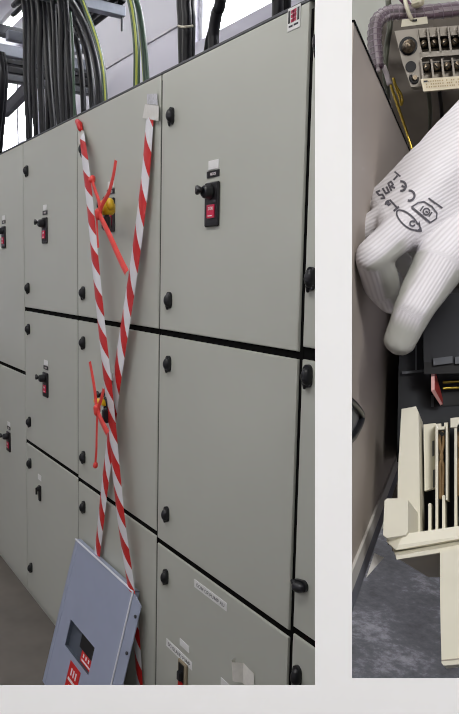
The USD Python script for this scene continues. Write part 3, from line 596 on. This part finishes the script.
for k in range(10):
    x = 416 + k * pit
    obj('divider', px([(x, 28.5 + sk(x)), (x + 1.8, 28.5 + sk(x)), (x + 5.0, 54 + sk(x)), (x + 3.0, 54 + sk(x))], TD, .016, (0, 0)), term_grey, ts)
    obj('divider', px([(x + 4, 60 + sk(x)), (x + 5.8, 60 + sk(x)), (x + 8.2, 79 + sk(x)), (x + 6.0, 79 + sk(x))], TD - .004, .012, (0, 0)), term_grey, ts)
    for (dx, yy, dd) in ((7.6, 44, TD + .010), (10.2, 67.5, TD + .002)):
        cx, cy = x + dx, yy + sk(x)
        obj('cell_pocket', px([(cx - 4, cy - 4.5), (cx + 4, cy - 5), (cx + 4.6, cy + 5), (cx - 3.4, cy + 5.4)], dd + .0022, .004), slot_black, ts)
        sc = obj('cell_screw', cat_(cyl(at(cx, cy, dd), FW, .0031, .005, 16, .0008), cyl(at(cx, cy, dd - .003), FW, .0022, .002, 12, .0005)), screw_m, ts, True)
        sd = (RT + np.array([0, 0, (-1) ** k * .8])); sd /= np.linalg.norm(sd)
        obj('screw_slot', tube([at(cx, cy, dd - .0042) - sd * .002, at(cx, cy, dd - .0042) + sd * .002], .0005, 6, 2), slot_black, sc)
    if k < 9: obj('cell_tab', px([(x + 2.6, 29 + sk(x)), (x + pit - .8, 28.4 + sk(x)), (x + pit + .4, 37 + sk(x)), (x + 3.6, 37.6 + sk(x))], TD + .006, .01), term_grey, ts)
obj('marking_strip', px([(420.5, 79), (525, 71), (527, 82), (423.5, 91.5)], TD - .008, .02, (1, 1)), cream_old, ts, label='cream marking strip with rows of tiny print')
mk = []
for r_, n_ in ((0, 22), (1, 24), (2, 20)):
    for k in range(n_):
        x = 425.5 + k * 2.3 + r_ * .4 + rng.uniform(-.3, .3); y = 81.6 + r_ * 2.8 + sk(x) * 1.05
        if rng.uniform() < .82: mk.append(px([(x, y), (x + 1.3, y - .1), (x + 1.3, y + 1.3), (x, y + 1.4)], TD - .0084, .0006))
obj('strip_print', cat_(*mk, ), mat('strip_ink', lin(186, 164, 124), .7), ts)
obj('strip_mark', px([(423.6, 80.6), (427.6, 80.2), (427.8, 81.8), (423.8, 82.2)], TD - .0086, .0008), ink, ts)
obj('carrier_rail', px([(412, 40), (600, 28), (604, 66), (416, 74)], TD + .04, .02, (2, 2)), galv_dark, ts)
obj('carrier_leg', px([(560, 34), (580, 33), (580, 66), (560, 66)], TD + .05, BD - TD - .05, (0, 0)), galv_dark, ts)
obj('carrier_leg', px([(430, 40), (445, 39), (445, 66), (430, 66)], TD + .05, BD - TD - .05, (0, 0)), galv_dark, ts)

# wire harness in clear spiral wrap
wh = thing('wire_harness', 'violet and white wires in clear spiral wrap bent around the mounting plate corner', 'wire harness', at(380, 60, .66))
path = [(377, 68), (375.5, 52), (374.5, 36), (377, 22), (385, 14.5), (398, 12), (420, 12.5), (445, 10.5), (470, 8), (520, 4)]
ctr = spline([at(x, y, .655) for x, y in path], 8)
for k in range(5):
    a = k * 1.257
    off = [(math.cos(a + .02 * i) * RT + math.sin(a + .02 * i) * np.array([0, 0, 1])) * .0034 for i in range(len(ctr))]
    obj('wire', tube(ctr + np.array(off), .0023, 8, 0), (wire_purple, wire_white, wire_olive, wire_purple, wire_white)[k], wh, True)
obj('spiral_wrap', tube(ctr, .0066, 14, 0), wrap_clear, wh, True)
s_ = []
for i in range(len(ctr) * 5):
    u = i / 5; j = min(int(u), len(ctr) - 2); c = ctr[j] + (ctr[j + 1] - ctr[j]) * (u - j); tt = ctr[j + 1] - ctr[j]; tt /= np.linalg.norm(tt)
    a_ = np.cross(tt, FW); a_ /= np.linalg.norm(a_); b_ = np.cross(tt, a_)
    s_.append(c + (a_ * math.cos(i * .42) + b_ * math.sin(i * .42)) * .0068)
obj('spiral_edge', tube(s_, .0004, 5, 0), wrap_edge, wh, True)
obj('tie_mount', px([(402, 19.5), (427, 16.5), (428, 23.5), (401, 27)], .645, .006), zip_tie, wh)
obj('tie_slot', px([(412.5, 19.5), (417, 19), (417, 21), (412.5, 21.5)], .644, .0012), slot_black, wh)
obj('zip_tie', tube([at(x, y, d) for x, y, d in ((404, -4, .652), (406.5, 6, .644), (409, 14, .643), (412, 20, .645))], .0018, 8, 5), zip_tie, wh, True)
obj('zip_tie', cat_(box(at(418, 1.5, .645), (.012, .008, .009), .002)), zip_tie, wh)
obj('wire', tube([at(x, y, d) for x, y, d in ((388, 0, .69), (390, 24, .69), (387, 45, .695), (385, 70, .70), (388, 100, .71))], .0030, 8, 5), wire_olive, wh, True)
obj('wire', tube([at(x, y, .68) for x, y in ((396, -10), (402, -2), (409, 6), (412, 14))], .0034, 8, 5), wire_purple, wh, True)

rod = thing('brass_hinge_rod', 'shiny yellow brass rod slanting down from the corner of the mounting plate', 'rod', at(398, 110, .69))
obj('rod', cat_(tube([at(385.5, 70, .66), at(395, 98, .66), at(404, 124, .66), at(414, 155, .66)], [.0012, .0014, .0013, .0012], 8, 6)), brass, rod, True)
obj('rod_cap', tube([at(383.5, 66, .66), at(386.5, 74, .66), at(389.5, 85, .66)], .0024, 10, 5), wire_white, rod, True)
lp = thing('brass_loop', 'bent yellow brass wire loop beside the slanting rod', 'wire loop', at(398, 90, .69))
obj('wire', tube([at(x, y, .672) for x, y in ((393.5, 78), (396, 86), (401, 94), (402.5, 101), (401, 105), (399.5, 98), (396.5, 90), (394, 83), (393.5, 78))], .0011, 8, 6), brass, lp, True)
for i, (q0, q1) in enumerate((((428, 90), (430, 130)), ((439, 89), (442, 125)))):
    obj('hanging_wire', tube([at(q0[0], q0[1], .63), at((q0[0] + q1[0]) / 2 + 1, 108, .66), at(q1[0], q1[1], .68)], .0020, 8, 6), (wire_olive, cable_black)[i], None, True, label=('olive', 'black')[i] + ' wire hanging below the cream marking strip', cat='wire')

# breaker base: black moulded body
KD = .54
bb = thing('breaker_base', 'black moulded breaker base with a red tab, below the thumb', 'circuit breaker', at(440, 400, KD))
obj('body', px([(402, 300), (520, 285), (520, 424), (423, 426), (413, 460), (397, 462), (398.5, 372)], KD, .19, (4, -6)), base_black, bb)
obj('upper_block', px([(423, 318), (520, 300), (520, 364), (424, 371)], KD - .03, .04, (0, 4)), base_black, bb)
obj('ledge', px([(402, 371.5), (424, 369.5), (424, 372), (402, 374)], KD - .005, .006), slot_grey, bb)
obj('rib', px([(415, 345), (417, 345), (417, 370), (415, 370)], KD - .004, .006), slot_grey, bb)
obj('slot', px([(433, 358.5), (452.5, 356), (452.5, 363), (433.5, 365.5)], KD - .033, .006), slot_grey, bb)
obj('slot', px([(455, 357), (475, 355), (475, 362), (455, 364)], KD - .033, .006), slot_grey, bb)
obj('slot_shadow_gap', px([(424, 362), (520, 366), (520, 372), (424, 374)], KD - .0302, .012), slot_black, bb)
obj('window_slot', px([(431, 372), (470, 369), (470, 404), (445, 406), (431, 407)], KD - .0015, .002), slot_black, bb)
obj('window_lip', px([(431, 395), (434, 395), (434, 407), (431, 407)], KD - .003, .003), slot_grey, bb)
tb = obj('red_tab', pxd([(432, 371, KD - .022), (434.5, 369, KD - .022), (442.5, 399, KD - .004), (442.5, 405, KD - .004), (434, 392, KD - .022)], .003, (.3, 0)), tab_red, bb)
obj('tab_edge', pxd([(431, 372, KD - .026), (433.6, 369, KD - .026), (434.6, 371.5, KD - .026), (434.6, 389.5, KD - .026), (442.4, 404, KD - .010), (440.5, 405.5, KD - .010), (431.2, 391, KD - .026)], .003, (.2, 0)), tab_pink, tb)
for y0 in (382.2, 388.6): obj('contact_bar', tube([at(443, y0, KD - .006), at(480, y0 - 2.2, KD - .006)], .0012, 8, 2), brass, bb, True)

# cream withdrawable contact block
CD = .47
cb = thing('contact_block', 'cream plastic contact block with thin upright plates, below the black breaker base', 'contact block', at(430, 520, CD))
obj('post', cat_(px([(401.5, 409), (416, 406.3), (418.5, 412), (420.5, 545), (397, 545), (398, 470)], CD, .03, (4.5, 11))), cream, cb)
obj('foot_block', px([(384.5, 500.5), (387, 498.5), (405, 498), (408, 500), (408, 531), (405, 535), (387, 538), (383, 535)], CD - .035, .045, (13, 17)), cream, cb)
obj('ledge', hull([at(x, y, d) for x, y, d in ((386, 541, CD - .025), (404, 534, CD - .03), (520, 517, CD - .03), (520, 528, CD - .034), (398, 545, CD - .034), (396, 550, CD - .034), (405, 534, CD + .02), (520, 517, CD + .02), (396, 552, CD - .01), (520, 535, CD - .01))]), cream, cb)
obj('ledge_lip', hull([at(x, y, d) for x, y, d in ((396, 556, CD - .036), (520, 534, CD - .036), (520, 540, CD - .036), (396.5, 559.5, CD - .036), (392, 547, CD - .016), (520, 530, CD - .016), (520, 543, CD - .01), (398, 560, CD - .01))]), cream, cb)
obj('under_wedge', hull([at(x, y, d) for x, y, d in ((397, 558, CD - .030), (441, 551, CD - .030), (520, 540, CD - .030), (428, 577, CD + .02), (520, 577, CD + .02), (410, 556, CD + .03), (520, 545, CD + .03))]), term_grey, cb)
obj('leg', cat_(px([(440, 552), (520, 536), (520, 659), (443.5, 665.5), (441.5, 663), (440, 600)], CD - .042, .03, (3, 3))), cream, cb)
obj('leg_seam', tube([at(441.6, 660.5, CD - .0425), at(452, 659.5, CD - .0425), at(520, 653, CD - .0425)], .0004, 6, 3), term_grey, cb)
obj('back_panel', px([(416, 424), (520, 414), (520, 540), (416, 540)], CD + .045, .027, (2, 0)), base_black, cb)
obj('slotted_plate', px([(423.5, 424.5), (435.5, 423), (435, 488), (424.5, 491)], CD + .015, .006, (1, 1)), cream, cb)
obj('plate_slot', px([(432.3, 441), (434.4, 440.4), (434.4, 455.5), (432.3, 456.5)], CD + .0145, .001), slot_grey, cb)
obj('plate_slot', px([(433, 470), (434.8, 469.5), (434.8, 487), (433, 488)], CD + .0145, .001), slot_grey, cb)
pl_ = [(428.2, 431.2, 503, 534), (435.4, 438.0, 424, 533), (442.0, 445.0, 495, 532), (445.8, 447.6, 425, 500), (454.3, 457.0, 419, 531), (461, 463, 424, 500), (464, 467, 492, 530), (472, 475, 416, 528)]
for x0_, x1_, y0, y1 in pl_:
    obj('contact_plate', px([(x0_, y0 + 1.5), (x0_ + .8, y0), (x1_ - .6, y0), (x1_, y0 + 1), (x1_, y1), (x0_, y1)], CD + .002, .028, (2.2, 2.0)), cream, cb)
obj('plate_cap', px([(435.5, 424), (441, 423.4), (441, 426.5), (444, 426.3), (444, 422.8), (448, 422.4), (448, 429), (435.5, 430)], CD + .005, .02, (1, 1)), cream, cb)
obj('plate_cap', px([(450.5, 418.2), (475, 415), (475, 422.5), (458, 424.5), (457, 427), (450.5, 427.5)], CD + .000, .02, (1, 1)), cream, cb)
for cx, y0 in ((441.5, 431), (460, 428)):
    for sgn in (-1, 1):
        obj('contact_spring', tube([at(cx + sgn * a, y0 + b, CD + .006) for a, b in ((0.4, 0), (1.8, 6), (1.6, 14), (-.6, 26), (1.5, 34), (1.3, 50), (1.0, 68))], .0011, 8, 6), contact_m, cb, True)
    obj('spring_pin', cyl(at(cx, y0 + 2.5, CD + .003), FW, .0013, .004, 12), slot_black, cb)

# ------------------------------------------------------------------ the gloved hand
DZ = -.040
J = {'wr': (513, 112, .470, 47), 'el': (760, -60, .60, 62), 'w2': (560, 80, .49, 44),
     'pm': (385, 199, .470, 15.5), 'rm': (388, 207, .455, 16.5), 'mm': (392, 217, .440, 18), 'im': (399, 233, .424, 20),
     'cm': (490, 205, .455, 38), 'tm': (440, 263, .418, 26.5), 'ti': (413.5, 309, .408, 19.5), 'tt': (400.5, 339, .412, 16.5),
     'ip': (373.5, 256, .408, 18), 'id': (381, 283, .432, 18), 'it': (391, 301, .452, 12.5),
     'mp': (369.5, 229, .448, 14.5), 'md': (376, 262, .472, 14), 'mt': (392, 282, .488, 12),
     'rp': (374, 215, .475, 13), 'rd': (388, 250, .500, 13), 'rt': (402, 265, .512, 11.5),
     'pp': (378, 207, .492, 12), 'pd': (398, 236, .515, 12), 'pt': (410, 250, .525, 11)}
J = {k: (at(v[0], v[1], v[2] + DZ), v[3] * (v[2] + DZ) / F) for k, v in J.items()}
def bone(*ks):
    pts = []
    for k in ks:
        c, r = J[k]; pts.append(trimesh.creation.icosphere(2, r).vertices + c)
    return m3.Manifold.hull_points(np.vstack(pts))
chain = [('wr', 'pm', 'rm', 'mm', 'im'), ('wr', 'cm', 'im', 'mm'), ('cm', 'tm'), ('cm', 'tm', 'im'), ('tm', 'ti'), ('ti', 'tt'), ('wr', 'w2'),
         ('im', 'ip'), ('ip', 'id'), ('id', 'it'), ('mm', 'mp'), ('mp', 'md'), ('md', 'mt'), ('rm', 'rp'), ('rp', 'rd'), ('rd', 'rt'), ('pm', 'pp'), ('pp', 'pd'), ('pd', 'pt')]
# the web between thumb and index stays thin: only hull cm, tm with a point near the palm
hand = m3.Manifold()
for c_ in chain:
    if c_ == ('cm', 'tm', 'im'): continue
    hand = hand + bone(*c_)
hand = hand.refine_to_length(.0028)
hm = hand.to_mesh(); hm = trimesh.Trimesh(hm.vert_properties[:, :3], hm.tri_verts)
trimesh.smoothing.filter_taubin(hm, .55, .56, 26)
# fine folds of the fabric
nz = meshkit.fbm(hm.vertices * 70, 3, 5) - .5
hm.vertices = hm.vertices + hm.vertex_normals * (nz * .0016)[:, None]
V, N = hm.vertices, hm.vertex_normals
# which bone each vertex belongs to, the rib coordinate across it, and where the palm coating lies
segs = [('wr', 'mm'), ('wr', 'pm'), ('cm', 'im'), ('cm', 'tm'), ('tm', 'ti'), ('ti', 'tt'), ('im', 'ip'), ('ip', 'id'), ('id', 'it'), ('mm', 'mp'), ('mp', 'md'), ('md', 'mt'), ('wr', 'w2')]
dist, rib = [], []
cr, cu_ = ROT @ np.array([1.0, 0, 0]), ROT @ np.array([0, 1.0, 0])
for a, b in segs:
    A, B = J[a][0], J[b][0]; d_ = B - A; L = d_ @ d_; tt = np.clip(((V - A) @ d_) / L, 0, 1); q = A + tt[:, None] * d_
    dist.append(np.linalg.norm(V - q, axis=1) - (J[a][1] * (1 - tt) + J[b][1] * tt))
    ax = (cr * .86 + cu_ * .5) if (a, b) in (('wr', 'mm'), ('wr', 'pm'), ('cm', 'im'), ('wr', 'w2')) else d_ - FW * (d_ @ FW); ax /= np.linalg.norm(ax); pd = np.cross(ax, FW)
    rib.append((V - CAM) @ pd)
dist, rib = np.array(dist), np.array(rib)
wgt = np.exp(-(np.maximum(dist, 0) - dist.min(0).clip(0)) / .004); near = dist.argmin(0)
ribc = rib[near, np.arange(len(V))]
# on the palm the ribs run along the hand; on the fingers along the finger
coat = np.zeros(len(V))
left = -cr
for i, v in enumerate(N):
    s = near[i]
    if s in (4, 5):
        edge = v @ (cr * .85 - cu_ * .53)
        A, B = J['ti'][0], J['tt'][0]; tpos = (V[i] - A) @ (B - A) / ((B - A) @ (B - A))
        c1 = np.clip((edge - .35) / .3, 0, 1); c2 = np.clip((tpos - .25) / .35, 0, 1); c3 = np.clip((-edge - .72) / .2, 0, 1)
        coat[i] = max(c1, c2, c3)
    elif s in (6, 7, 8):
        A, B = J[segs[s][0]][0], J[segs[s][1]][0]; tq = np.clip((V[i] - A) @ (B - A) / ((B - A) @ (B - A)), 0, 1); rr_ = J[segs[s][0]][1] * (1 - tq) + J[segs[s][1]][1] * tq
        pr_ = np.cross(B - A, FW); pr_ /= np.linalg.norm(pr_); pr_ = pr_ if pr_ @ cr > 0 else -pr_
        of_ = (V[i] - A - (B - A) * tq) @ pr_ / rr_
        coat[i] = np.clip((of_ + (.42 if s > 6 else -.1)) / .22, 0, 1) * (1 if s > 6 else np.clip((tq - .3) / .3, 0, 1))
    elif s in (7, 8): coat[i] = np.clip((.84 - v @ (left * .95 + cu_ * .25)) / .10, 0, 1)
    elif s == 6: coat[i] = np.clip((.42 - v @ (cu_ * .6 + left * .75)) / .2, 0, 1) * np.clip(((V[i] - J['im'][0]) @ (J['ip'][0] - J['im'][0]) / ((J['ip'][0] - J['im'][0]) @ (J['ip'][0] - J['im'][0])) - .40) / .25, 0, 1)
    elif s in (10, 11): coat[i] = np.clip((.35 - v @ left) / .3, 0, 1)
glove = usdkit.material(stage, '/World/Looks/knit_glove', {
    'a': ('attribute', {'attribute': 'rib'}), 'k': ('attribute', {'attribute': 'coat'}),
    's': ('math', {'math_type': 'sine'}), 'm': ('math', {'math_type': 'multiply', 'value2': 2 * math.pi / .0019}),
    'inv': ('math', {'math_type': 'subtract', 'value1': 1.0}), 'h': ('math', {'math_type': 'multiply'}), 'h2': ('math', {'math_type': 'multiply_add', 'value2': .5, 'value3': .5}),
    'r': ('rgb_ramp', {'ramp': [(0, lin(197, 193, 198)), (.45, lin(208, 205, 209)), (1, lin(215, 212, 216))]}),
    'x': ('mix', {'color2': lin(166, 166, 160)}), 'b': ('bump', {'strength': .3, 'distance': .0006}), 'p': ('principled_bsdf', {'roughness': .75})},
    [('a.fac', 'm.value1'), ('m.value', 's.value1'), ('k.fac', 'inv.value2'), ('s.value', 'h2.value1'), ('h2.value', 'h.value1'), ('inv.value', 'h.value2'),
     ('h2.value', 'r.fac'), ('r.color', 'x.color1'), ('k.fac', 'x.fac'), ('x.color', 'p.base_color'), ('h.value', 'b.height'), ('b.normal', 'p.normal')], surface='p.BSDF')
pe = thing('person', 'person reaching in from the right, hand in a white knitted work glove pinching down', 'person', J['wr'][0])
g = obj('gloved_hand', trimesh.Trimesh(V, hm.faces, process=False), glove, pe, True)
pv = UsdGeom.PrimvarsAPI(stage.GetPrimAtPath(g))
pv.CreatePrimvar('rib', Sdf.ValueTypeNames.FloatArray, 'vertex').Set(Vt.FloatArray.FromNumpy(ribc.astype(np.float32)))
pv.CreatePrimvar('coat', Sdf.ValueTypeNames.FloatArray, 'vertex').Set(Vt.FloatArray.FromNumpy(coat.astype(np.float32)))
sleeve = bone('w2', 'el').refine_to_length(.02)
obj('sleeve', tube([J['w2'][0] + (J['w2'][0] - J['el'][0]) * .06, J['w2'][0], (J['w2'][0] + J['el'][0]) / 2, J['el'][0], J['el'][0] + RT * .12 - FW * .10 + np.array([0, 0, .06])], [.036, .042, .046, .052, .058], 20, 6), mat('sleeve_cloth', lin(60, 66, 84), .85, var=.1, scale=40), pe, True)
# prints on the back of the glove, laid on the knit
fr = (N @ -FW) > .15
P2, dep = pix(V); sel = fr & (dep < np.percentile(dep, 80))
surf = LinearNDInterpolator(P2[sel], dep[sel])
ink_g = mat('glove_print_ink', lin(84, 82, 90), .8, var=.25, scale=900)
def decal(poly_list, name):
    ms = []
    for poly in poly_list:
        v2, f2 = trimesh.creation.triangulate_polygon(poly.buffer(0), engine='earcut')
        m = trimesh.Trimesh(np.c_[v2, np.zeros(len(v2))], f2, process=False)
        v3, f3 = trimesh.remesh.subdivide_to_size(m.vertices, m.faces, 2.0)
        d_ = surf(v3[:, :2]); d_ = np.where(np.isnan(d_), np.nanmedian(d_), d_) - .0006
        ms.append(trimesh.Trimesh(np.array([at(x, y, dd) for (x, y), dd in zip(v3[:, :2], d_)]), f3, process=False))
    obj(name, cat_(*ms), ink_g, g, True)
from shapely.geometry import LineString, Point
from shapely import affinity
def stroke(pts, w=1.2): return LineString(pts).buffer(w * .66, cap_style=2)
def arc(cx, cy, r, a0, a1, w):
    a = np.radians(np.linspace(a0, a1, 16)); return LineString(np.c_[cx + r * np.cos(a), cy + r * np.sin(a)]).buffer(w * .6, cap_style=2)
# CE mark, upside down: openings to the upper left
ceA = math.degrees(math.atan2(-34, -28))
decal([arc(409.5, 195.5, 5.0, -50 - 50, 110 - 50 + 50, 1.9)], 'ce_letter')
decal([arc(401, 186, 4.8, -100, 100, 1.9), stroke([(401.5, 185.7), (405.5, 187.5)], 1.6)], 'ce_letter')
# long pointed emblem with a ring, and its chain of letters
el = affinity.rotate(affinity.scale(Point(407.5, 220).buffer(1, 24), 14.5, 6.6), 42, origin=(407.5, 220))
tip = Polygon([(415, 231.5), (422.5, 226.0), (421.8, 232.0)])
out = el.union(Polygon([(413, 230.5), (419.5, 221), (421.9, 231.8)]))
decal([out.difference(out.buffer(-1.6)), tip.intersection(out.buffer(.4))], 'emblem_outline')
decal([arc(412.5, 223.5, 2.5, 20, 330, 1.4)], 'emblem_ring')
decal([stroke([(386, 201), (393.5, 209)], 2.6), stroke([(389.5, 199.5), (397, 207.5)], 1.4), stroke([(393, 211.5), (399, 206.5)], 1.6), stroke([(385, 204.5), (389, 200)], 1.4)], 'emblem_link')
decal([affinity.rotate(affinity.translate(q, 0, 0), 0) for q in (
    stroke([(380, 190.5), (376.5, 192), (379, 195), (382.5, 194.5), (384.5, 198), (380.5, 198.5)], 1.5),
    stroke([(382.5, 188), (385.8, 193.5), (389, 192), (386.3, 186.5)], 1.5),
    stroke([(391.5, 191), (388.2, 183.5), (391, 181.6), (393, 184.6), (390.4, 187)], 1.5), stroke([(391.3, 186.6), (395, 188)], 1.5),
    stroke([(393.5, 180), (397.5, 175.5)], 1.4), stroke([(394.5, 171.5), (400.5, 176.5)], 1.3))], 'brand_letters')
# glove pictogram in a shield, with a letter inside
decal([stroke([(411.5, 207), (418.5, 202.5), (424, 201.5), (432, 206.5), (437, 213), (436.5, 218.5), (430.5, 222.5)], 1.1), stroke([(411.8, 207.2), (430.5, 222.8)], 1.6), stroke([(428.5, 198), (442.5, 208)], 1.2)], 'pictogram_frame')
decal([arc(426.5, 211.5, 3.2, 0, 350, 1.2), stroke([(420, 211), (423.5, 206)], 1.1), stroke([(429, 216.5), (432, 212)], 1.1), stroke([(425.5, 211), (428, 212.5)], 1.1)], 'pictogram_mark')
